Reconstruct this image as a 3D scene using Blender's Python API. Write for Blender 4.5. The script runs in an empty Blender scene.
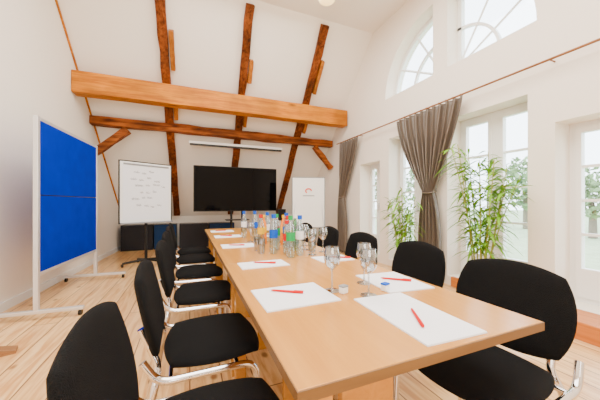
import bpy, bmesh, math, random
from mathutils import Vector, Matrix
random.seed(7)
S=bpy.context.scene
COL=S.collection
# ---------------------------------------------------------------- materials
def newmat(name):
    m=bpy.data.materials.new(name); m.use_nodes=True
    return m, m.node_tree.nodes, m.node_tree.links, m.node_tree.nodes["Principled BSDF"]
def plain(name,c,r=.5,metal=0,spec=None,noise=0,bump=0,bscale=200,emit=None,es=0,coat=0):
    m,n,l,b=newmat(name)
    b.inputs['Base Color'].default_value=(*c,1); b.inputs['Roughness'].default_value=r
    b.inputs['Metallic'].default_value=metal
    if spec is not None: b.inputs['Specular IOR Level'].default_value=spec
    if coat: b.inputs['Coat Weight'].default_value=coat
    if emit: b.inputs['Emission Color'].default_value=(*emit,1); b.inputs['Emission Strength'].default_value=es
    tc=n.new('ShaderNodeTexCoord'); nt=n.new('ShaderNodeTexNoise'); nt.inputs['Scale'].default_value=bscale
    l.new(tc.outputs['Object'],nt.inputs['Vector'])
    if noise:
        mx=n.new('ShaderNodeMix'); mx.data_type='RGBA'
        mx.inputs['A'].default_value=(*[x*(1-noise) for x in c],1); mx.inputs['B'].default_value=(*[min(1,x*(1+noise)) for x in c],1)
        l.new(nt.outputs['Fac'],mx.inputs['Factor']); l.new(mx.outputs['Result'],b.inputs['Base Color'])
    if bump:
        bp=n.new('ShaderNodeBump'); bp.inputs['Strength'].default_value=bump; bp.inputs['Distance'].default_value=.01
        l.new(nt.outputs['Fac'],bp.inputs['Height']); l.new(bp.outputs['Normal'],b.inputs['Normal'])
    return m
def wood(name,c1,c2,axis='Y',scale=1.0,rough=.5,knots=0,bump=.15,knotc=(.25,.08,.02),patch=0,spec=.5):
    m,n,l,b=newmat(name)
    tc=n.new('ShaderNodeTexCoord'); mp=n.new('ShaderNodeMapping')
    sc=[14*scale]*3; sc['XYZ'.index(axis)]=.9*scale
    mp.inputs['Scale'].default_value=sc
    l.new(tc.outputs['Object'],mp.inputs['Vector'])
    nt=n.new('ShaderNodeTexNoise'); nt.inputs['Scale'].default_value=1.6; nt.inputs['Detail'].default_value=7; nt.inputs['Distortion'].default_value=.6; nt.inputs['Roughness'].default_value=.62
    l.new(mp.outputs['Vector'],nt.inputs['Vector'])
    cr=n.new('ShaderNodeValToRGB'); cr.color_ramp.elements[0].position=.36; cr.color_ramp.elements[1].position=.62
    cr.color_ramp.elements[0].color=(*c2,1); cr.color_ramp.elements[1].color=(*c1,1)
    l.new(nt.outputs['Fac'],cr.inputs['Fac'])
    out=cr.outputs['Color']
    if patch:
        n2=n.new('ShaderNodeTexNoise'); n2.inputs['Scale'].default_value=2.2; n2.inputs['Detail'].default_value=4; l.new(tc.outputs['Object'],n2.inputs['Vector'])
        c2r=n.new('ShaderNodeValToRGB'); c2r.color_ramp.elements[0].position=.38; c2r.color_ramp.elements[1].position=.62
        c2r.color_ramp.elements[0].color=(1-patch,1-patch,1-patch,1); c2r.color_ramp.elements[1].color=(1,1,1,1); l.new(n2.outputs['Fac'],c2r.inputs['Fac'])
        mm=n.new('ShaderNodeMix'); mm.data_type='RGBA'; mm.blend_type='MULTIPLY'; mm.inputs['Factor'].default_value=1
        l.new(out,mm.inputs['A']); l.new(c2r.outputs['Color'],mm.inputs['B']); out=mm.outputs['Result']
    if knots:
        mp2=n.new('ShaderNodeMapping'); s2=[5*scale]*3; s2['XYZ'.index(axis)]=1.7*scale
        mp2.inputs['Scale'].default_value=s2; l.new(tc.outputs['Object'],mp2.inputs['Vector'])
        vo=n.new('ShaderNodeTexVoronoi'); vo.inputs['Scale'].default_value=1.0; l.new(mp2.outputs['Vector'],vo.inputs['Vector'])
        kr=n.new('ShaderNodeValToRGB'); kr.color_ramp.elements[0].position=.05; kr.color_ramp.elements[1].position=.19
        kr.color_ramp.elements[0].color=(1,1,1,1); kr.color_ramp.elements[1].color=(0,0,0,1)
        l.new(vo.outputs['Distance'],kr.inputs['Fac'])
        ml=n.new('ShaderNodeMath'); ml.operation='MULTIPLY'; ml.inputs[1].default_value=knots; l.new(kr.outputs['Color'],ml.inputs[0])
        mx=n.new('ShaderNodeMix'); mx.data_type='RGBA'; l.new(ml.outputs[0],mx.inputs['Factor'])
        l.new(out,mx.inputs['A']); mx.inputs['B'].default_value=(*knotc,1); out=mx.outputs['Result']
    l.new(out,b.inputs['Base Color']); b.inputs['Roughness'].default_value=rough; b.inputs['Specular IOR Level'].default_value=spec
    if bump:
        bp=n.new('ShaderNodeBump'); bp.inputs['Strength'].default_value=bump; bp.inputs['Distance'].default_value=.01
        l.new(nt.outputs['Fac'],bp.inputs['Height']); l.new(bp.outputs['Normal'],b.inputs['Normal'])
    return m
def glassy(name,tint=(1,1,1),refl=.12,rough=.02,edge=.5):
    m=bpy.data.materials.new(name); m.use_nodes=True; n=m.node_tree.nodes; l=m.node_tree.links; n.clear()
    o=n.new('ShaderNodeOutputMaterial'); t=n.new('ShaderNodeBsdfTransparent'); g=n.new('ShaderNodeBsdfGlossy'); mx=n.new('ShaderNodeMixShader')
    t.inputs['Color'].default_value=(*tint,1); g.inputs['Roughness'].default_value=rough
    lw=n.new('ShaderNodeLayerWeight'); lw.inputs['Blend'].default_value=.35
    mr=n.new('ShaderNodeMapRange'); mr.inputs['To Min'].default_value=refl*.4; mr.inputs['To Max'].default_value=edge
    l.new(lw.outputs['Facing'],mr.inputs['Value']); l.new(mr.outputs['Result'],mx.inputs['Fac'])
    l.new(t.outputs[0],mx.inputs[1]); l.new(g.outputs[0],mx.inputs[2]); l.new(mx.outputs[0],o.inputs['Surface'])
    return m
M={}
M['wall']=plain('warm_white_plaster',(.93,.86,.77),.9,noise=.015,bump=.05,bscale=30)
M['ceil']=plain('ceiling_plaster',(.95,.91,.85),.9,noise=.015,bump=.05,bscale=30)
M['white']=plain('white_lacquer',(.90,.90,.88),.35,noise=.01,bscale=20)
M['beam']=wood('honey_beam_wood',(.72,.255,.003),(.45,.12,.001),'X',1.0,.5,.9,knotc=(.12,.025,.002),patch=.3,spec=.2)
M['oldx']=wood('aged_tie_wood',(.44,.12,.015),(.12,.025,.005),'X',1.0,.6,.8,bump=.6,knotc=(.05,.01,.003),patch=.5,spec=.15)
M['oldy']=wood('aged_rafter_wood',(.34,.085,.012),(.08,.018,.004),'Y',1.0,.6,.8,bump=.6,knotc=(.04,.008,.003),patch=.6,spec=.15)
M['splice']=wood('orange_splice_wood',(.58,.20,.018),(.36,.10,.008),'Y',1.0,.55,.8,bump=.4,knotc=(.08,.02,.004),patch=.4,spec=.2)
M['table']=wood('beech_laminate',(.60,.275,.050),(.52,.225,.036),'Y',.8,.22,0,bump=.0,spec=.5)
M['tedge']=wood('beech_edge',(.20,.10,.03),(.15,.07,.02),'X',1,.5,0,bump=.0)
M['black']=plain('black_upholstery',(.0045,.0046,.005),.9,noise=1.0,bump=.5,bscale=350,spec=.14)
M['chrome']=plain('chrome_tube',(.72,.72,.74),.08,1,noise=.02,bscale=10)
M['plastic']=plain('black_plastic',(.006,.006,.006),.4,noise=.1,bscale=40,spec=.3)
M['screen']=plain('screen_glass',(.001,.001,.0015),.03,0,noise=.1,bscale=3,spec=.10)
M['blue']=plain('blue_felt',(.0003,.020,.38),.95,noise=.25,bump=.2,bscale=5,spec=.05)
M['alu']=plain('aluminium',(.74,.75,.77),.35,.6,noise=.02,bscale=10)
M['grey']=plain('grey_plastic',(.26,.27,.29),.5,noise=.05,bscale=20)
M['paper']=plain('white_paper',(.86,.88,.93),.7,noise=.01,bscale=20)
M['red']=plain('red_plastic',(.62,.0,.002),.45,noise=.04,bscale=20,spec=.1)
M['ink']=plain('marker_ink',(.06,.06,.10),.7,noise=.05,bscale=20)
M['orange_ink']=plain('orange_ink',(.75,.04,.005),.6,noise=.05,bscale=20)
M['curtain']=plain('taupe_curtain',(.110,.084,.063),.38,noise=.12,bump=.12,bscale=300,spec=.65)
M['rod']=wood('rod_wood',(.34,.14,.04),(.22,.08,.02),'Y',1,.4,0)
M['glass']=glassy('window_glass',(.96,.98,1),.1,.0,.2)
M['gware']=glassy('clear_glassware',(.78,.82,.85),.45,.03,.95)
M['pet']=glassy('clear_bottle_plastic',(.76,.88,.92),.4,.06,.85)
M['gpet']=glassy('green_bottle_glass',(.08,.55,.20),.3,.06,.8)
M['juice']=plain('orange_juice',(.85,.22,.0),.25,noise=.05,bscale=20)
M['lblue']=plain('label_blue',(.002,.09,.60),.5,noise=.15,bscale=60,spec=.2)
M['lgreen']=plain('label_green',(.005,.33,.08),.5,noise=.15,bscale=60,spec=.2)
M['lyellow']=plain('label_yellow',(.82,.48,.001),.5,noise=.15,bscale=60,spec=.2)
M['lred']=plain('label_red',(.60,.002,.002),.5,noise=.15,bscale=60,spec=.2)
M['leaf']=plain('leaf_green',(.19,.43,.012),.5,noise=.5,bscale=9,spec=.3)
M['stem']=plain('bamboo_stem',(.36,.38,.05),.5,noise=.2,bscale=12)
M['terra']=plain('pot_ceramic',(.45,.25,.15),.6,noise=.1,bscale=20)
M['soil']=plain('soil',(.05,.03,.02),.95,noise=.3,bscale=80,bump=.5)
M['cab']=plain('black_gloss_cabinet',(.004,.005,.010),.3,noise=.2,bscale=5,spec=.25)
M['cabblue']=plain('dark_blue_panel',(.002,.03,.11),.5,noise=.1,bscale=5,spec=.2)
M['bulb']=plain('warm_lamp_glass',(.95,.85,.6),.4,emit=(1,.62,.20),es=2.5)
M['grass']=plain('grass',(.36,.44,.26),.95,noise=.35,bscale=3)
M['hedge']=plain('tree_foliage',(.22,.32,.16),.9,noise=.4,bscale=5)
M['bark']=plain('tree_bark',(.2,.16,.12),.9,noise=.3,bscale=20)
M['step']=wood('orange_step_wood',(.62,.20,.03),(.48,.13,.015),'Y',1,.45,.3)
M['blockw']=wood('brown_block_wood',(.32,.15,.05),(.22,.09,.03),'X',2,.6,0)
def floormat():
    m,n,l,b=newmat('pine_floorboards')
    tc=n.new('ShaderNodeTexCoord'); mp=n.new('ShaderNodeMapping'); mp.inputs['Rotation'].default_value=(0,0,math.radians(90))
    l.new(tc.outputs['Object'],mp.inputs['Vector'])
    br=n.new('ShaderNodeTexBrick'); br.inputs['Scale'].default_value=1; br.inputs['Brick Width'].default_value=3.2; br.inputs['Row Height'].default_value=.19
    br.inputs['Mortar Size'].default_value=.004; br.inputs['Color1'].default_value=(.88,.58,.27,1); br.inputs['Color2'].default_value=(.76,.46,.19,1)
    br.inputs['Mortar'].default_value=(.16,.06,.015,1); l.new(mp.outputs['Vector'],br.inputs['Vector'])
    m2=n.new('ShaderNodeMapping'); m2.inputs['Scale'].default_value=(11,.9,1); l.new(tc.outputs['Object'],m2.inputs['Vector'])
    nt=n.new('ShaderNodeTexNoise'); nt.inputs['Scale'].default_value=1.6; nt.inputs['Detail'].default_value=5; nt.inputs['Distortion'].default_value=1.6; l.new(m2.outputs['Vector'],nt.inputs['Vector'])
    cr=n.new('ShaderNodeValToRGB'); cr.color_ramp.elements[0].position=.36; cr.color_ramp.elements[1].position=.58
    cr.color_ramp.elements[0].color=(.72,.54,.38,1); cr.color_ramp.elements[1].color=(1,1,1,1); l.new(nt.outputs['Fac'],cr.inputs['Fac'])
    mx=n.new('ShaderNodeMix'); mx.data_type='RGBA'; mx.blend_type='MULTIPLY'; mx.inputs['Factor'].default_value=1
    l.new(br.outputs['Color'],mx.inputs['A']); l.new(cr.outputs['Color'],mx.inputs['B'])
    m3=n.new('ShaderNodeMapping'); m3.inputs['Scale'].default_value=(5.2,3.2,1); l.new(tc.outputs['Object'],m3.inputs['Vector'])
    vo=n.new('ShaderNodeTexVoronoi'); vo.inputs['Scale'].default_value=1; l.new(m3.outputs['Vector'],vo.inputs['Vector'])
    kr=n.new('ShaderNodeValToRGB'); kr.color_ramp.elements[0].position=.07; kr.color_ramp.elements[1].position=.15
    kr.color_ramp.elements[0].color=(.9,.9,.9,1); kr.color_ramp.elements[1].color=(0,0,0,1); l.new(vo.outputs['Distance'],kr.inputs['Fac'])
    m4=n.new('ShaderNodeMix'); m4.data_type='RGBA'; l.new(kr.outputs['Color'],m4.inputs['Factor']); l.new(mx.outputs['Result'],m4.inputs['A']); m4.inputs['B'].default_value=(.26,.10,.02,1)
    l.new(m4.outputs['Result'],b.inputs['Base Color']); b.inputs['Roughness'].default_value=.28; b.inputs['Specular IOR Level'].default_value=.5
    return m
M['floor']=floormat()
# ---------------------------------------------------------------- helpers
def fin(name,bm,mat,parent=None,loc=(0,0,0),smooth=False,bevel=0,rotz=0):
    bmesh.ops.recalc_face_normals(bm,faces=bm.faces)
    me=bpy.data.meshes.new(name); bm.to_mesh(me); bm.free()
    me.materials.append(M[mat])
    if smooth:
        for p in me.polygons: p.use_smooth=True
        try: me.set_sharp_from_angle(angle=math.radians(50))
        except Exception: pass
    o=bpy.data.objects.new(name,me); COL.objects.link(o); o.location=loc; o.rotation_euler=(0,0,rotz)
    if parent: o.parent=parent
    if bevel:
        b=o.modifiers.new('bev','BEVEL'); b.width=bevel; b.segments=2; b.limit_method='ANGLE'
    return o
def empty(name,loc,label,cat,rotz=0,group=None):
    e=bpy.data.objects.new(name,None); COL.objects.link(e); e.location=loc; e.rotation_euler=(0,0,rotz); e.empty_display_size=.1
    e['label']=label; e['category']=cat
    if group: e['group']=group
    return e
def tag(o,label,cat,group=None):
    o['label']=label; o['category']=cat
    if group: o['group']=group
    return o
def box(bm,x0,x1,y0,y1,z0,z1):
    v=[bm.verts.new((x,y,z)) for x in (x0,x1) for y in (y0,y1) for z in (z0,z1)]
    for f in ((0,1,3,2),(4,6,7,5),(0,4,5,1),(2,3,7,6),(0,2,6,4),(1,5,7,3)):
        bm.faces.new([v[i] for i in f])
def B(*a):
    bm=bmesh.new(); box(bm,*a); return bm
def rounded(pts,r,n=5):
    out=[Vector(pts[0])]
    for i in range(1,len(pts)-1):
        p=Vector(pts[i]); a=Vector(pts[i-1]); c=Vector(pts[i+1])
        d1=(a-p); d2=(c-p); rr=min(r,d1.length*.49,d2.length*.49)
        s=p+d1.normalized()*rr; e=p+d2.normalized()*rr
        for k in range(n+1):
            t=k/n; out.append(s*(1-t)**2+p*2*t*(1-t)+e*t*t)
    out.append(Vector(pts[-1])); return out
def tube(bm,pts,r,seg=10,rad=None):
    pts=[Vector(p) for p in pts]; rings=[]
    up=None
    for i,p in enumerate(pts):
        d=(pts[min(i+1,len(pts)-1)]-pts[max(i-1,0)]).normalized()
        if up is None:
            up=Vector((0,0,1)) if abs(d.z)<.9 else Vector((1,0,0))
        a=d.cross(up).normalized(); up=a.cross(d).normalized()
        rr=rad[i] if rad else r
        rings.append([bm.verts.new(p+(a*math.cos(t)+up*math.sin(t))*rr) for t in [2*math.pi*k/seg for k in range(seg)]])
    for i in range(len(rings)-1):
        for k in range(seg):
            bm.faces.new([rings[i][k],rings[i][(k+1)%seg],rings[i+1][(k+1)%seg],rings[i+1][k]])
    bm.faces.new(rings[0][::-1]); bm.faces.new(rings[-1])
def lathe(bm,prof,seg=20,c=(0,0)):
    rings=[]
    for r,z in prof:
        if r<1e-5: rings.append([bm.verts.new((c[0],c[1],z))])
        else: rings.append([bm.verts.new((c[0]+r*math.cos(2*math.pi*k/seg),c[1]+r*math.sin(2*math.pi*k/seg),z)) for k in range(seg)])
    for i in range(len(rings)-1):
        a,b=rings[i],rings[i+1]
        for k in range(seg):
            k2=(k+1)%seg
            if len(a)==1 and len(b)==1: continue
            if len(a)==1: bm.faces.new([a[0],b[k],b[k2]])
            elif len(b)==1: bm.faces.new([a[k],a[k2],b[0]])
            else: bm.faces.new([a[k],a[k2],b[k2],b[k]])
def cushion(hu,hv,th1,th2,fn,c=.35,n=16):
    bm=bmesh.new()
    for side,th in ((1,th1),(-1,th2)):
        g=[]
        for i in range(n+1):
            row=[]
            for j in range(n+1):
                s=math.sin((i/n*2-1)*math.pi/2); t=math.sin((j/n*2-1)*math.pi/2)
                m=max(abs(s),abs(t))
                w=th*math.sqrt(max(0,1-m**5))
                u=s*math.sqrt(1-t*t*c)*hu; v=t*math.sqrt(1-s*s*c)*hv
                row.append(bm.verts.new(fn(u,v,side*w)))
            g.append(row)
        for i in range(n):
            for j in range(n):
                bm.faces.new([g[i][j],g[i+1][j],g[i+1][j+1],g[i][j+1]])
    bmesh.ops.remove_doubles(bm,verts=bm.verts,dist=.0006)
    return bm
def copytree(src,loc,rotz,label=None):
    t=src.copy(); COL.objects.link(t); t.location=loc; t.rotation_euler=(0,0,rotz)
    if label: t['label']=label
    def rec(a,b):
        for ch in list(a.children):
            c=ch.copy(); c.parent=b; COL.objects.link(c); rec(ch,c)
    rec(src,t)
    return t
def struct(o): o['kind']='structure'; return o
# ---------------------------------------------------------------- room
XR=3.3
def lx(y): return -1.8+.0627*(y-3.73)
def zs(y): return 8.97-1.05*y
YK=7.8; YB=-3.0; ZC=4.42; YE=(8.97-ZC)/1.05
bm=bmesh.new(); box(bm,-2.5,3.9,YB-.1,YK+.1,-.1,0); struct(fin('floor',bm,'floor'))
def prism(poly,fx):
    bm=bmesh.new(); a=[bm.verts.new((fx[0](y),y,z)) for y,z in poly]; b=[bm.verts.new((fx[1](y),y,z)) for y,z in poly]
    bm.faces.new(a); bm.faces.new(b[::-1]); n=len(poly)
    for i in range(n): bm.faces.new([a[i],b[i],b[(i+1)%n],a[(i+1)%n]])
    return bm
prof=[(YB,0),(YK,0),(YK,zs(YK)),(YE,ZC),(YB,ZC)]
struct(fin('wall_left',prism(prof,(lambda y:lx(y)-.15,lambda y:lx(y))),'wall'))
wr=struct(fin('wall_right',prism(prof,(lambda y:XR,lambda y:XR+.35)),'wall'))
struct(fin('wall_back',B(-1.7,3.7,YK,YK+.12,0,zs(YK)+.05),'wall'))
struct(fin('wall_rear',B(-2.5,3.7,YB-.12,YB,0,ZC+.1),'wall'))
struct(fin('ceiling',prism([(YB,ZC),(YE,ZC),(YK+.05,zs(YK+.05)),(YK+.12,zs(YK)+.12),(YE+.05,ZC+.15),(YB,ZC+.15)],(lambda y:-2.4,lambda y:3.65)),'ceil'))
struct(fin('trim_1',prism([(YE,ZC),(YK,zs(YK)),(YK,zs(YK)-.045),(YE,ZC-.045)],(lambda y:lx(y)+.001,lambda y:lx(y)+.022)),'beam'))
WIN=[(4.12,4.76,.15,1.92),(3.0,3.88,.12,2.27),(1.73,2.69,.12,2.27),(.45,1.50,.15,1.91)]
def cut(bmc):
    c=fin('cut',bmc,'wall'); md=wr.modifiers.new('b','BOOLEAN'); md.object=c; md.operation='DIFFERENCE'; md.solver='EXACT'
    dg=bpy.context.evaluated_depsgraph_get(); dg.update(); me=bpy.data.meshes.new_from_object(wr.evaluated_get(dg)); wr.modifiers.clear(); wr.data=me
    bpy.data.objects.remove(c,do_unlink=True)
for (a,b,c,d) in WIN: cut(B(XR-.1,XR+.5,a,b,c,d))
def quarter(cy,sgn,r,z0=3.0,n=16): return [(cy,z0)]+[(cy+sgn*r*math.cos(t),z0+r*math.sin(t)) for t in [math.pi/2*k/n for k in range(n+1)]]
ARCH=[(2.93,1,1.04),(2.69,-1,1.04)]
for cy,s,r in ARCH: cut(prism(quarter(cy,s,r),(lambda y:XR-.1,lambda y:XR+.5)))
wr.data.materials.clear(); wr.data.materials.append(M['wall'])
wx0,wx1=XR+.26,XR+.32
for i,(a,b,c,d) in enumerate(WIN):
    bm=bmesh.new(); f=.05
    box(bm,wx0,wx1,a,a+f,c,d); box(bm,wx0,wx1,b-f,b,c,d); box(bm,wx0,wx1,a+f,b-f,c,c+f); box(bm,wx0,wx1,a+f,b-f,d-f,d)
    m=(a+b)/2; box(bm,wx0-.01,wx1,m-.045,m+.045,c+f,d-f)
    for p,q in ((a+f,m-.045),(m+.045,b-f)):
        box(bm,wx0-.015,wx1-.01,p,p+.045,c+f,d-f); box(bm,wx0-.015,wx1-.01,q-.045,q,c+f,d-f)
        box(bm,wx0-.015,wx1-.01,p+.045,q-.045,d-f-.05,d-f); box(bm,wx0-.015,wx1-.01,p+.045,q-.045,c+f,c+f+.28)
        for k in (1,2,3):
            z=c+f+.28+(d-f-.05-c-f-.28)*k/4; box(bm,wx0,wx1-.02,p+.045,q-.045,z-.013,z+.013)
    w=struct(fin('window_%d'%(i+1),bm,'white'))
    fin('window_pane',B(wx0+.025,wx0+.029,a+f,b-f,c+f,d-f),'glass',w)
    fin('window_handle',B(wx0-.05,wx0-.01,m-.012,m+.012,1.0,1.12),'alu',w)
ax0,ax1=XR+.20,XR+.25
def arcband(bm,cy,s,z0,r0,r1,x0,x1,n=16):
    L=[[bm.verts.new((x,cy+s*r*math.cos(math.pi/2*k/n),z0+r*math.sin(math.pi/2*k/n))) for k in range(n+1)] for r in (r0,r1) for x in (x0,x1)]
    for k in range(n):
        for p,q in ((0,2),(1,3),(0,1),(2,3)): bm.faces.new([L[p][k],L[p][k+1],L[q][k+1],L[q][k]])
for i,(cy,s,r) in enumerate(ARCH):
    bm=bmesh.new()
    arcband(bm,cy,s,3.0,r-.06,r,ax0,ax1); arcband(bm,cy,s,3.0,r*.52,r*.52+.035,ax0,ax1)
    ya,yb=sorted((cy,cy+s*.06)); box(bm,ax0,ax1,ya,yb,3.0,3.0+r-.01)
    ya,yb=sorted((cy,cy+s*(r-.02))); box(bm,ax0,ax1,ya,yb,3.0,3.06)
    for t in (math.pi/6,math.pi/3):
        tube(bm,[(ax0+.02,cy+s*.03*math.cos(t),3.03+.03*math.sin(t)),(ax0+.02,cy+s*(r-.03)*math.cos(t),3.0+(r-.03)*math.sin(t))],.018,4)
    w=struct(fin('window_%d'%(i+5),bm,'white'))
    fin('window_pane',prism(quarter(cy+s*.03,s,r-.06,3.03),(lambda y:ax0+.025,lambda y:ax0+.029)),'glass',w)
struct(fin('baseboard_left',prism([(YB,0),(YK,0),(YK,.09),(YB,.09)],(lambda y:lx(y),lambda y:lx(y)+.02)),'white'))
struct(fin('baseboard_right',B(XR-.02,XR,-3,.4,0,.09),'white'))
struct(fin('baseboard_back',B(-1.5,3.3,YK-.02,YK,0,.09),'white'))
tag(fin('wooden_step',B(XR-.36,XR-.002,.42,1.36,0,.15),'step',bevel=.008),'low orange wooden step below the glazed terrace door','step')
tag(fin('wooden_step',B(XR-.05,XR-.002,1.72,2.60,0,.13),'step',bevel=.008),'narrow orange wooden ledge under the tall curtained window','step')
# ---------------------------------------------------------------- beams
def beam(name,p0,p1,w,h,mat,jit=.006,n=14,up=(0,0,1),bev=.008):
    p0=Vector(p0);p1=Vector(p1);d=(p1-p0).normalized();u=Vector(up);a=d.cross(u).normalized();u=a.cross(d).normalized()
    bm=bmesh.new(); rings=[]
    for i in range(n+1):
        c=p0.lerp(p1,i/n); j=lambda:random.uniform(-jit,jit)
        rings.append([bm.verts.new(c+a*(sx*w/2+j())+u*(sz*h/2+j())) for sx,sz in ((-1,-1),(1,-1),(1,1),(-1,1))])
    for i in range(n):
        for k in range(4): bm.faces.new([rings[i][k],rings[i][(k+1)%4],rings[i+1][(k+1)%4],rings[i+1][k]])
    bm.faces.new(rings[0][::-1]);bm.faces.new(rings[-1])
    return fin(name,bm,mat,bevel=bev)
tag(beam('tie_beam',(lx(5.3)+.002,5.31,3.02),(3.27,5.31,3.02),.22,.34,'beam',.003),'thick honey-coloured squared timber tie beam spanning the room','beam')
tag(beam('collar_beam',(lx(5.9)+.002,5.94,2.62),(3.27,5.94,2.58),.16,.16,'oldx',.014,18),'rough reddish-brown old timber tie beam','beam')
for (xa,xb,sy0) in ((-.42,-.30,4.78),(.90,1.05,4.92),(2.27,2.44,4.75)):
    ya,yb=YE+.02,YK-.1
    o=beam('rafter',(xa,ya,zs(ya)-.055),(xb,yb,zs(yb)-.055),.14,.10,'oldy',.012,20)
    tag(o,'dark brown hand-hewn rafter on the sloped white ceiling','rafter','dark rafters on the sloped ceiling')
    fx=lambda y:xa+(xb-xa)*(y-ya)/(yb-ya)
    for y0_,y1_ in ((sy0,5.20),(5.42,5.84)):
        s_=beam('splice_board',(fx(y0_)+.125,y0_,zs(y0_)-.065),(fx(y1_)+.125,y1_,zs(y1_)-.065),.07,.11,'splice',.004,6,bev=.005)
        tag(s_,'lighter orange timber splice board bolted along the dark rafter','board','orange splice boards beside the rafters')
tag(beam('brace',(-1.08,5.94,2.50),(-1.60,5.94,2.03),.13,.13,'oldx',.008,6),'short diagonal timber brace under the old beam by the plain wall','brace')
tag(beam('brace',(2.80,5.94,2.49),(3.26,5.94,1.98),.13,.11,'oldx',.008,6),'short diagonal timber brace under the old beam by the window wall','brace')
# ---------------------------------------------------------------- tables
TX0,TX1=.20,1.05
def table(y0,y1,label):
    e=empty('conference_table',((TX0+TX1)/2,y0,0),label,'table',group='row of joined conference tables')
    hw=(TX1-TX0)/2; L=y1-y0
    fin('tabletop',B(-hw+.002,hw-.002,.004,L-.004,.712,.74),'table',e,bevel=.002)
    bm=bmesh.new(); box(bm,-hw,-hw+.0025,.0005,L-.0005,.7125,.7385); box(bm,hw-.0025,hw,.0005,L-.0005,.7125,.7385); box(bm,-hw+.0025,hw-.0025,.0005,.0045,.7125,.7385); box(bm,-hw+.0025,hw-.0025,L-.0045,L-.0005,.7125,.7385)
    fin('edge_band',bm,'tedge',e)
    for y in (.08,L-.08):
        fin('leg',B(-hw+.05,-hw+.11,y-.03,y+.03,0,.712),'table',e,bevel=.003)
    for y in (.30,L-.30):
        fin('support_panel',B(-.14,.08,y,y+.035,0,.712),'table',e,bevel=.003)
    return e
table(.503,1.72,'light beech conference table, one end of the row')
table(1.72,2.94,'light beech conference table under the cluster of bottles')
table(2.94,4.16,'light beech conference table beside the television')
# ---------------------------------------------------------------- chair
CG='black upholstered chairs around the table'
def build_chair(loc,rot,label):
    e=empty('conference_chair',loc,label,'chair',rot,CG)
    bmc=cushion(.215,.235,.034,.022,lambda u,v,w:(u+.02,v,.462+w-.02*max(0,(u-.12)/.1)**2),c=.30)
    fin('seat',bmc,'black',e,smooth=True)
    def bf(u,v,w):
        z=.666+u; x=-.235-.18*(u+.19)*.45+ .225*v*v
        return (x+w-.02*math.sin((u/.19)*1.3),v,z)
    fin('backrest',cushion(.19,.235,.022,.026,bf,c=.34),'black',e,smooth=True)
    for s in (-1,1):
        bm=bmesh.new()
        tube(bm,rounded([(.20,s*.25,0.014),(.175,s*.247,.436),(-.20,s*.247,.436),(-.255,s*.235,.52)],.06),.0145,12)
        fin('leg',bm,'chrome',e,smooth=True)
        bm=bmesh.new()
        tube(bm,rounded([(-.30,s*.25,.014),(-.215,s*.20,.40),(-.205,s*.165,.46),(-.268,s*.165,.62)],.08),.0145,12)
        fin('leg',bm,'chrome',e,smooth=True)
        for px,py in ((.20,s*.25),(-.30,s*.25)):
            b2=bmesh.new(); lathe(b2,[(0,0),(.017,0),(.017,.03),(0,.03)],12,(px,py)); fin('foot_cap',b2,'plastic',e,smooth=True)
    for x in (.10,-.16):
        bm=bmesh.new(); tube(bm,[(x,-.24,.43),(x,.24,.43)],.010); fin('crossbar',bm,'chrome',e,smooth=True)
    return e
c0=build_chair((.055,.82,0),0,'black upholstered chair with chrome frame at the open table end')
c0.location.y=.785
for x,y,r in ((.085,1.40,.02),(.09,2.12,-.03),(.07,2.78,-.04),(.05,3.42,.03),(.04,3.98,0)):
    copytree(c0,(x,y,0),r,'black upholstered chair with chrome frame, pinboard side of the table')
for x,y,r in ((1.09,.76,math.pi+.08),(1.19,1.42,math.pi-.04),(1.18,2.05,math.pi),(1.2,2.72,math.pi),(1.18,3.35,math.pi)):
    copytree(c0,(x,y,0),r,'black upholstered chair with chrome frame, window side of the table')
# ---------------------------------------------------------------- pads & pens
ZT=.7402
def pad(x,y,w,d,rot=0,pen=None):
    bm=bmesh.new()
    for k in range(3):
        o=.0006*k; box(bm,-w/2+o,w/2-o,-d/2+o,d/2-o,k*.0015,k*.0015+.0014)
    p=fin('notepad',bm,'paper',loc=(x,y,ZT),rotz=rot); tag(p,'white notepad lying on the table with a red pen','notepad','notepads on the table')
    if pen:
        px,py,pr=pen
        e=empty('pen',(px,py,ZT+.0046),'red ballpoint pen lying on a notepad','pen',pr,'red pens on the notepads')
        bm=bmesh.new(); tube(bm,[(-.07,0,.0055),(-.058,0,.0055),(.03,0,.0055)],.005,10,[.001,.004,.0050]); fin('pen_body',bm,'red',e,smooth=True)
        bm=bmesh.new(); tube(bm,[(.03,0,.0055),(.068,0,.0055),(.072,0,.0055)],.0054,10,[.0055,.0054,.004]); box(bm,.035,.075,-.0015,.0015,.0105,.0125); fin('pen_cap',bm,'red',e,smooth=True)
pad(.395,1.035,.30,.25,.02,(.375,1.07,-.60))
pad(.70,.712,.225,.37,-.04,(.685,.672,1.03+math.pi))
pad(.905,1.04,.235,.29,-.08,(.925,1.04,-.72))
pad(.42,1.63,.29,.17,.02,(.43,1.64,-.5))
pad(.90,1.62,.24,.18,.02,(.95,1.61,-.6))
pad(.40,2.42,.29,.21,-.02,(.38,2.42,-.4))
pad(.40,3.15,.29,.21,.0,(.38,3.16,-.5))
pad(.40,3.75,.29,.21,.0,(.38,3.76,.1))
pad(.90,3.1,.24,.29,.0,(.90,3.1,.1))
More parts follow.
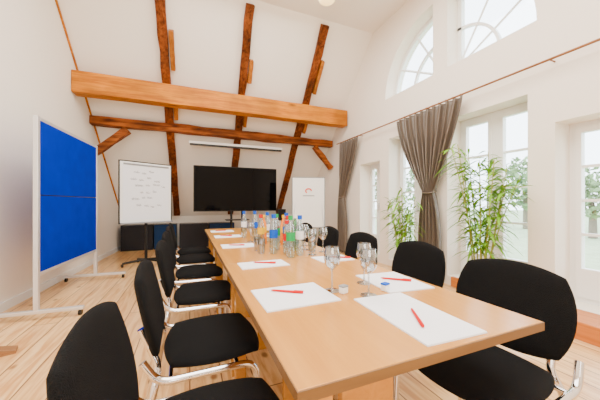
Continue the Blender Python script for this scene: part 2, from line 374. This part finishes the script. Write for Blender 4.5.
# ---------------------------------------------------------------- glasses
def wine(x,y,src=[None]):
    if src[0] is None:
        e=empty('wine_glass',(x,y,ZT),'clear stemmed wine glass on the table','glass',0,'wine glasses on the table')
        bm=bmesh.new(); lathe(bm,[(0,.0),(.034,.0),(.034,.002),(.008,.006),(.004,.015),(.0035,.085),(.006,.092),(0,.093)],24); fin('stem',bm,'gware',e,smooth=True)
        bm=bmesh.new(); lathe(bm,[(.0,.0925),(.015,.097),(.030,.115),(.036,.14),(.034,.165),(.029,.19),(.0278,.19),(.033,.165),(.0345,.14),(.029,.117),(.013,.100),(0,.096)],24); fin('bowl',bm,'gware',e,smooth=True)
        src[0]=e; return e
    return copytree(src[0],(x,y,ZT),0)
for x,y in ((.57,1.03),(.68,.92),(.765,1.07),(.87,2.02),(.85,2.14),(.95,2.22),(.83,1.80),(.55,2.62),(.96,1.88)): wine(x,y)
def tumbler(x,y,src=[None]):
    if src[0] is None:
        bm=bmesh.new(); lathe(bm,[(0,0),(.027,0),(.033,.11),(.0315,.11),(.0255,.006),(0,.006)],24)
        o=fin('tumbler',bm,'gware',loc=(x,y,ZT),smooth=True); tag(o,'clear straight drinking glass among the bottles','glass','tumblers on the table'); src[0]=o; return
    o=src[0].copy(); COL.objects.link(o); o.location=(x,y,ZT)
for x,y in ((.88,1.91),(.50,2.0),(.50,2.12),(.95,2.42),(.88,2.5)): tumbler(x,y)
# ---------------------------------------------------------------- bottles
def bottle(label,bodym,labm,capm,h=.27,r=.033):
    e=empty('bottle',(0,0,ZT),label,'bottle',0,'drink bottles on the table')
    prof=[(0,.0),(r*.85,.0),(r,.008),(r,h*.30),(r*.93,h*.36),(r,h*.42),(r,h*.62),(r*.8,h*.74),(r*.42,h*.86),(.013,h*.90),(.013,h*.955),(0,h*.955)]
    bm=bmesh.new(); lathe(bm,prof,20); fin('bottle_body',bm,bodym,e,smooth=True)
    bm=bmesh.new(); lathe(bm,[(r*1.012,h*.40),(r*1.02,h*.405),(r*1.02,h*.60),(r*1.012,h*.605)],20); fin('bottle_label',bm,labm,e,smooth=True)
    bm=bmesh.new(); lathe(bm,[(0,h),(.0165,h),(.017,h*.91),(.0167,h*.90),(0,h*.90)],16); fin('bottle_cap',bm,capm,e,smooth=True)
    return e
KB={'w':bottle('clear water bottle with blue label','pet','lblue','lblue',.295,.031),
    'g':bottle('clear water bottle with green label and cap','pet','lgreen','lgreen',.29,.031),
    'o':bottle('orange juice bottle with yellow label','juice','lyellow','lyellow',.27,.031),
    'n':bottle('green glass mineral water bottle','gpet','lgreen','white',.285,.029),
    'r':bottle('clear small bottle with red label and cap','pet','lred','lred',.25,.028),
    'y':bottle('clear bottle with yellow label','pet','lyellow','lred',.28,.030),
    'c':bottle('clear mineral water bottle with white label','pet','paper','lblue',.29,.030)}
used=set()
for k,x,y in (('g',.655,1.78),('c',.745,1.83),('r',.67,1.90),('w',.585,1.96),('y',.71,1.99),('n',.785,2.03),('g',.65,2.10),('o',.80,2.36),('o',.63,2.44),
              ('w',.76,2.17),('y',.57,2.29),('c',.70,2.56),('r',.80,2.58),('w',.63,2.80),('c',.55,2.98)):
    if k not in used: KB[k].location=(x,y,ZT); used.add(k)
    else: copytree(KB[k],(x,y,ZT),random.random())
for (x,y,c2,lab) in ((.60,.985,'grey','small white and grey sugar box on the table'),(.785,.945,'lblue','small white and blue creamer box on the table')):
    e=empty('creamer_box',(x,y,ZT),lab,'box',.3)
    fin('box_body',B(-.016,.016,-.013,.013,0,.026),'white',e,bevel=.003); fin('box_lid',B(-.017,.017,-.014,.014,.026,.034),c2,e,bevel=.003)
# ---------------------------------------------------------------- TV
e=empty('television',(.97,6.05,0),'large black flat screen on a black floor stand','television')
fin('tv_frame',B(-.90,.90,-.02,.03,.94,1.91),'plastic',e,bevel=.006)
fin('tv_screen',B(-.885,.885,-.0225,-.0195,.96,1.895),'screen',e)
for s in (-.12,.12):
    bm=bmesh.new(); tube(bm,[(s,.06,.04),(s,.06,1.4)],.025); fin('tv_stand_column',bm,'plastic',e,smooth=True)
fin('tv_stand_base',B(-.45,.45,-.25,.30,.0,.04),'plastic',e,bevel=.01)
fin('tv_shelf',B(-.25,.25,-.12,.15,.74,.76),'plastic',e,bevel=.004)
e=empty('projection_screen',(1.0,6.08,2.36),'long slim white roller projection screen housing under the beam','projection screen')
fin('screen_housing',B(-1.02,1.02,-.035,.035,0,.06),'white',e,bevel=.008); fin('screen_bar',B(-1.0,1.0,-.042,.014,-.03,0.006),'plastic',e)
# ---------------------------------------------------------------- low cabinets at knee wall
for i,(x0,x1,m) in enumerate(((-1.48,-.82,'cab'),(-.80,-.30,'cabblue'),(-.24,.44,'cab'),(.46,1.1,'cabblue'))):
    e=empty('low_cabinet',((x0+x1)/2,7.52,0),'low %s cabinet against the knee wall'%('black glossy' if m=='cab' else 'dark blue'),'cabinet',group='low cabinets along the knee wall')
    w=(x1-x0)/2
    fin('cabinet_body',B(-w,w,-.2,.2,0,.60),'cab',e,bevel=.004)
    fin('cabinet_door',B(-w+.01,w-.01,-.212,-.201,.03,.59),m,e,bevel=.003)
e=empty('storage_box',(2.35,7.35,0),'white low storage cabinet near the flip board','cabinet')
fin('cabinet_body',B(-.5,.5,-.2,.2,0,.72),'white',e,bevel=.005); fin('cabinet_door',B(-.48,.0,-.215,-.201,.05,.70),'white',e,bevel=.003); fin('cabinet_door',B(.006,.48,-.215,-.201,.05,.70),'white',e,bevel=.003)
e=empty('loudspeaker',(1.95,5.9,0),'small black loudspeaker on a slim stand beside the screen','loudspeaker')
fin('speaker_box',B(-.08,.08,-.08,.08,.72,.98),'plastic',e,bevel=.01)
bm=bmesh.new(); lathe(bm,[(0,0),(.14,0),(.14,.015),(.015,.02),(.015,.72),(0,.72)],20); fin('speaker_stand',bm,'plastic',e,smooth=True)
# ---------------------------------------------------------------- flipchart
a=Vector((-1.09,5.30)); b=Vector((-.335,5.74)); ang=math.atan2(b.y-a.y,b.x-a.x)
e=empty('flipchart',((a.x+b.x)/2,(a.y+b.y)/2,0),'white mobile flipchart with handwritten notes on a star base','flipchart',ang)
W=.43
fin('board',B(-W,W,-.01,.015,.78,1.83),'white',e,bevel=.005)
bm=bmesh.new()
for q in ((-W-.014,-W,.765,1.845),(W,W+.014,.765,1.845),(-W-.014,W+.014,.765,.78),(-W-.014,W+.014,1.83,1.845)): box(bm,q[0],q[1],-.015,.02,q[2],q[3])
fin('board_frame',bm,'plastic',e)
fin('paper_sheet',B(-.39,.39,-.0145,-.0115,.83,1.80),'paper',e)
fin('paper_clamp',B(-.38,.38,-.03,-.0146,1.775,1.80),'grey',e,bevel=.004)
fin('pen_tray',B(-W,W,-.09,-.016,.765,.785),'grey',e,bevel=.004)
bm=bmesh.new(); rs=random.Random(11)
for r,(xs,xe) in enumerate(((-.22,.10),(-.27,.22),(-.20,.28),(-.12,.15),(-.25,.05),(-.18,.25))):
    z=1.66-r*.115+rs.uniform(-.015,.015); x=xs
    while x<xe:
        wl=rs.uniform(.05,.13); n=max(3,int(wl/.016)); pts=[]; sl=rs.uniform(-.12,.12)
        for k in range(n*4+1):
            t=k/4*2*math.pi; pts.append((x+k*wl/(4*n)+.006*math.cos(t),-.0155,z+sl*(x-xs)+.016*math.sin(t)*rs.uniform(.5,1.5)))
        tube(bm,pts,.0022,4); x+=wl+rs.uniform(.03,.06)
hw_=fin('handwriting',bm,'ink',e); hw_['kind']='stuff'
bm=bmesh.new(); tube(bm,[(0,.035,.08),(0,.035,1.5)],.024); fin('column',bm,'plastic',e,smooth=True)
bm=bmesh.new()
for k in range(5):
    t=2*math.pi*k/5+.3; tube(bm,[(0,.035,.11),(.36*math.cos(t),.035+.36*math.sin(t),.065)],.02,8)
fin('star_base',bm,'plastic',e,smooth=True)
for k in range(5):
    t=2*math.pi*k/5+.3; x,y=.36*math.cos(t),.035+.36*math.sin(t)
    bm=bmesh.new(); tube(bm,[(x-.012,y,.03),(x+.012,y,.03)],.03,14); fin('caster',bm,'plastic',e,smooth=True)
# easel whiteboard
e=empty('whiteboard_easel',(2.28,5.12,0),'white presentation board with a small orange logo on easel legs','whiteboard',-.28)
fin('board',B(-.33,.33,-.012,.012,.62,1.64),'white',e,bevel=.005)
bm=bmesh.new()
for q in ((-.345,-.33,.605,1.655),(.33,.345,.605,1.655),(-.345,.345,.605,.62),(-.345,.345,1.64,1.655)): box(bm,q[0],q[1],-.018,.018,q[2],q[3])
fin('board_frame',bm,'grey',e,bevel=.003)
for s in (-1,1):
    bm=bmesh.new(); tube(bm,[(s*.36,-.06,.0),(s*.25,.02,1.5)],.012); fin('leg',bm,'alu',e,smooth=True)
bm=bmesh.new(); tube(bm,[(0,.45,0),(0,.03,1.5)],.012); fin('leg',bm,'alu',e,smooth=True)
bm=bmesh.new(); tube(bm,[(.0+.06*math.cos(t),-.0135,1.37+.045*math.sin(t)) for t in [math.pi*k/10*1.3 for k in range(11)]],.015,5)
fin('logo',bm,'orange_ink',e)
bm=bmesh.new(); box(bm,-.12,.12,-.0135,-.0125,1.26,1.28); fin('print_line',bm,'grey',e)
# ---------------------------------------------------------------- pinboard partition
px=-1.32; y0,y1=3.36,4.78
e=empty('pinboard_partition',(px,(y0+y1)/2,0),'mobile partition with bright blue felt pinboard and white frame','pinboard',-math.atan2(.09,1.42))
h=(y1-y0)/2
fin('felt_panel',B(-.018,.018,-h+.03,h-.03,1.203,1.92),'blue',e); fin('felt_panel',B(-.018,.018,-h+.03,h-.03,.45,1.191),'blue',e)
fin('panel_core',B(-.010,.010,-h+.03,h-.03,1.185,1.21),'plastic',e)
for s in (-1,1):
    fin('post',B(-.02,.02,s*h-.02,s*h+.02,.06,1.96),'alu',e,bevel=.004)
    fin('foot',B(-.38,.38,s*h-.022,s*h+.022,.055,.09),'alu',e,bevel=.006)
    for t in (-1,1):
        bm=bmesh.new(); tube(bm,[(t*.35-.012,s*h,.028),(t*.35+.012,s*h,.028)],.028,14); fin('caster',bm,'plastic',e,smooth=True)
for z0,z1 in ((1.92,1.955),(.415,.45)):
    fin('rail',B(-.02,.02,-h+.02,h-.02,z0,z1),'alu',e,bevel=.004)
bm=bmesh.new(); v=[bm.verts.new(p) for p in ((-.09,-.05,0),(.09,-.05,0),(.09,.05,0),(-.09,.05,0),(-.09,-.05,.07),(-.09,.05,.07),(.09,-.05,.02),(.09,.05,.02))]
for f in ((0,1,2,3),(4,6,7,5),(0,1,6,4),(3,2,7,5),(0,4,5,3),(1,6,7,2)): bm.faces.new([v[i] for i in f])
tag(fin('door_wedge',bm,'blockw',loc=(-1.3,2.68,0),rotz=.3),'small brown wooden wedge lying on the floorboards','wedge')
# ---------------------------------------------------------------- curtain rod and curtains
RX,RZ=XR-.10,2.50
e=empty('curtain_rod',(RX,3,RZ),'long thin brown wooden curtain rod along the window wall','curtain rod')
bm=bmesh.new(); tube(bm,[(0,-3.2,0),(0,2.55,0)],.012,12); fin('rod',bm,'rod',e,smooth=True)
for y in (-2.6,-1.5,-.05,1.65,2.4):
    bm=bmesh.new(); tube(bm,[(0,y,-.0),(.098,y,0)],.007,8); fin('bracket',bm,'rod',e,smooth=True)
def curtain(ya,yb,yta,ytb,ybta,ybtb,tiez,label,pleats=11):
    e=empty('curtain',(RX,(ya+yb)/2,0),label,'curtain',group='taupe curtains on the rod')
    yc=(ya+yb)/2; bm=bmesh.new(); nu,nv=144,60; g=[]
    for j in range(nv+1):
        z=2.475-(2.475-.03)*j/nv; row=[]
        if z>tiez:
            t=(2.475-z)/(2.475-tiez); A=ya+(yta-ya)*t**1.5; Bq=yb+(ytb-yb)*(t**1.25)
        else:
            t=(tiez-z)/tiez; s=1-(1-min(1,t*1.6))**2; A=yta+(ybta-yta)*s; Bq=ytb+(ybtb-ytb)*s
        wd=abs(Bq-A); k=1-min(1,wd/abs(yb-ya)); amp=.030+.014*k
        for i in range(nu+1):
            u=i/nu; ph=u*pleats*2*math.pi
            x=amp*math.sin(ph+.5*math.sin(z*2))+ .010*math.sin(ph*.5+z*3)
            y=A+(Bq-A)*u+.006*math.sin(ph*2)*(wd)
            row.append(bm.verts.new((x-.01,y-yc,z)))
        g.append(row)
    for j in range(nv):
        for i in range(nu): bm.faces.new([g[j][i],g[j][i+1],g[j+1][i+1],g[j+1][i]])
    c=fin('curtain_fabric',bm,'curtain',e,smooth=True); sm=c.modifiers.new('s','SOLIDIFY'); sm.thickness=.002
    bm=bmesh.new(); cy=(yta+ytb)/2-yc; ry=abs(ytb-yta)/2+.008
    pts=[(-.01+.052*math.cos(t),cy+ry*math.sin(t),tiez+.02*math.cos(t)) for t in [2*math.pi*k/24 for k in range(25)]]
    tube(bm,pts,.012,8); fin('tieback',bm,'curtain',e,smooth=True)
    n=pleats
    for k in range(n):
        y=ya+(yb-ya)*(k+.5)/n-yc; bm=bmesh.new()
        tube(bm,[(.017*math.cos(t),y,RZ-.004+.019*math.sin(t)) for t in [2*math.pi*q/12 for q in range(13)]],.0025,6); fin('curtain_ring',bm,'rod',e,smooth=True)
curtain(3.55,2.36,2.99,2.80,3.08,2.70,1.28,'taupe curtain gathered by a tieback between the two tall windows')
curtain(5.40,4.66,5.40,5.22,5.45,5.12,1.25,'taupe curtain with tieback near the whiteboard easel',8)
# ---------------------------------------------------------------- plants
def plant(x,y,zb,h,n,spread,seed,label,xmax,nl=6,wf_=.06):
    r=random.Random(seed); e=empty('potted_bamboo',(x,y,zb),label,'plant')
    bm=bmesh.new(); lathe(bm,[(0,0),(.09,0),(.125,.22),(.135,.22),(.135,.25),(.12,.25),(.115,.21),(0,.21)],24); fin('pot',bm,'terra',e,smooth=True)
    bm=bmesh.new(); lathe(bm,[(.114,.211),(.06,.222),(0,.224)],16); fin('soil',bm,'soil',e,smooth=True)
    bs=bmesh.new(); bl=bmesh.new()
    for k in range(n):
        t=2*math.pi*k/n+r.uniform(-.3,.3); rr=r.uniform(.01,.08); hh=h*r.uniform(.72,1); lean=r.uniform(.4,1)*spread
        bx,by=rr*math.cos(t),rr*math.sin(t); pts=[]
        for q in range(9):
            f=q/8; pts.append(Vector((min(bx+lean*.45*math.cos(t)*f**2,xmax-.05),by+lean*math.sin(t)*f**1.3,.2+(hh-.2)*f)))
        tube(bs,pts,.006,6,[.009-.005*q/8 for q in range(9)])
        for q in range(3,9):
            for m in range(nl):
                p=pts[q].lerp(pts[q-1],r.random()); az=r.uniform(0,6.28); L=r.uniform(.14,.26); el=r.uniform(-.3,.8); w=L*wf_
                d=Vector((math.cos(az)*math.cos(el)*.6,math.sin(az)*math.cos(el)*.9,math.sin(el))).normalized(); sd=d.cross(Vector((.3,0,1))).normalized()
                prev=None
                for s,(f,wf) in enumerate(((0,.15),(.25,.9),(.5,1),(.75,.7),(1,.02))):
                    c=p+d*L*f+Vector((0,0,-.5*L*f*f))
                    if c.x>xmax: c.x=xmax
                    a_,b_=bl.verts.new(c+sd*w*wf),bl.verts.new(c-sd*w*wf)
                    if prev: bl.faces.new([prev[0],prev[1],b_,a_])
                    prev=(a_,b_)
    fin('stems',bs,'stem',e,smooth=True); fin('foliage',bl,'leaf',e,smooth=True)
plant(3.03,2.03,.0,1.82,12,.36,5,'tall airy bamboo plant in front of the tall window',.20,9)
plant(2.95,3.16,.0,1.36,9,.20,9,'smaller bamboo plant in a pot behind the gathered curtain',.15,7)
# ---------------------------------------------------------------- ceiling lamp
e=empty('ceiling_lamp',(1.98,3.74,ZC-.19),'round warm glowing glass ceiling lamp','lamp')
bm=bmesh.new(); lathe(bm,[(0,0),(.07,.012),(.12,.05),(.14,.10),(.12,.15),(.07,.172),(.0,.175)],28); fin('lamp_shade',bm,'bulb',e,smooth=True)
bm=bmesh.new(); lathe(bm,[(0,.17),(.06,.17),(.07,.189),(0,.189)],24); fin('lamp_base',bm,'white',e,smooth=True)
# ---------------------------------------------------------------- outdoors
bm=bmesh.new(); box(bm,3.75,60,-30,50,-.5,-.3); o=fin('lawn',bm,'grass'); tag(o,'green lawn outside the windows','lawn'); o['kind']='stuff'
for k,(x,y,s) in enumerate(((17,9,1.5),(18,17,1.7),(22,27,2.2),(16,2.2,1.2),(15,5.6,1.1))):
    e=empty('garden_tree',(x,y,-.29),'leafy green tree in the garden outside','tree',group='garden trees outside')
    bm=bmesh.new(); tube(bm,[(0,0,0),(.0,0,1.0*s),(0,.1,1.6*s)],.12,10,[.14,.11,.06]); fin('trunk',bm,'bark',e,smooth=True)
    bm=bmesh.new(); rr=random.Random(k)
    for q in range(700):
        t=rr.uniform(0,6.28); ph=math.acos(rr.uniform(-1,1)); ra=s*.9*rr.random()**.4
        c=Vector((ra*math.sin(ph)*math.cos(t),ra*math.sin(ph)*math.sin(t),1.7*s+ra*1.1*math.cos(ph)))
        m_=Matrix.Translation(c)@Matrix.Rotation(rr.uniform(0,6),4,Vector((rr.random(),rr.random(),rr.random()+.01)))
        q_=.13*s*rr.uniform(.6,1.2); vs=[bm.verts.new(m_@Vector(p)) for p in ((-q_,0,0),(0,-q_*.6,0),(q_,0,0),(0,q_*.6,0))]; bm.faces.new(vs)
    fin('foliage',bm,'hedge',e)
# ---------------------------------------------------------------- light
w=bpy.data.worlds.new('World'); S.world=w; w.use_nodes=True
bg=w.node_tree.nodes['Background']; bg.inputs['Color'].default_value=(.86,.94,1,1); bg.inputs['Strength'].default_value=9.0
def area(name,loc,rot,sx,sy,p,c=(1,.96,.90)):
    L=bpy.data.lights.new(name,'AREA'); L.shape='RECTANGLE'; L.size=sx; L.size_y=sy; L.energy=p; L.color=c
    o=bpy.data.objects.new(name,L); COL.objects.link(o); o.location=loc; o.rotation_euler=rot
    return o
area('ceiling_fill',(.8,.6,4.3),(0,0,0),3.0,4,260)  # added overhead fill to brighten the room, not a fixture
area('rear_fill',(-.9,-2.6,2.4),(math.radians(95),0,math.radians(-10)),2.0,2.4,120)  # added fill behind the camera, no lamp of the room
area('ceiling_fill',(.8,3.2,4.35),(0,0,0),2.5,1.6,120)  # second added overhead fill, separate from the globe lamp
# ---------------------------------------------------------------- camera
cd=bpy.data.cameras.new('cam'); cam=bpy.data.objects.new('camera',cd); COL.objects.link(cam); S.camera=cam
cam.location=(0,0,1.12); cam.rotation_euler=(math.radians(90),0,math.radians(-22.2)); cd.lens=16.2; cd.sensor_width=36; cd.shift_y=.005; cd.clip_start=.03
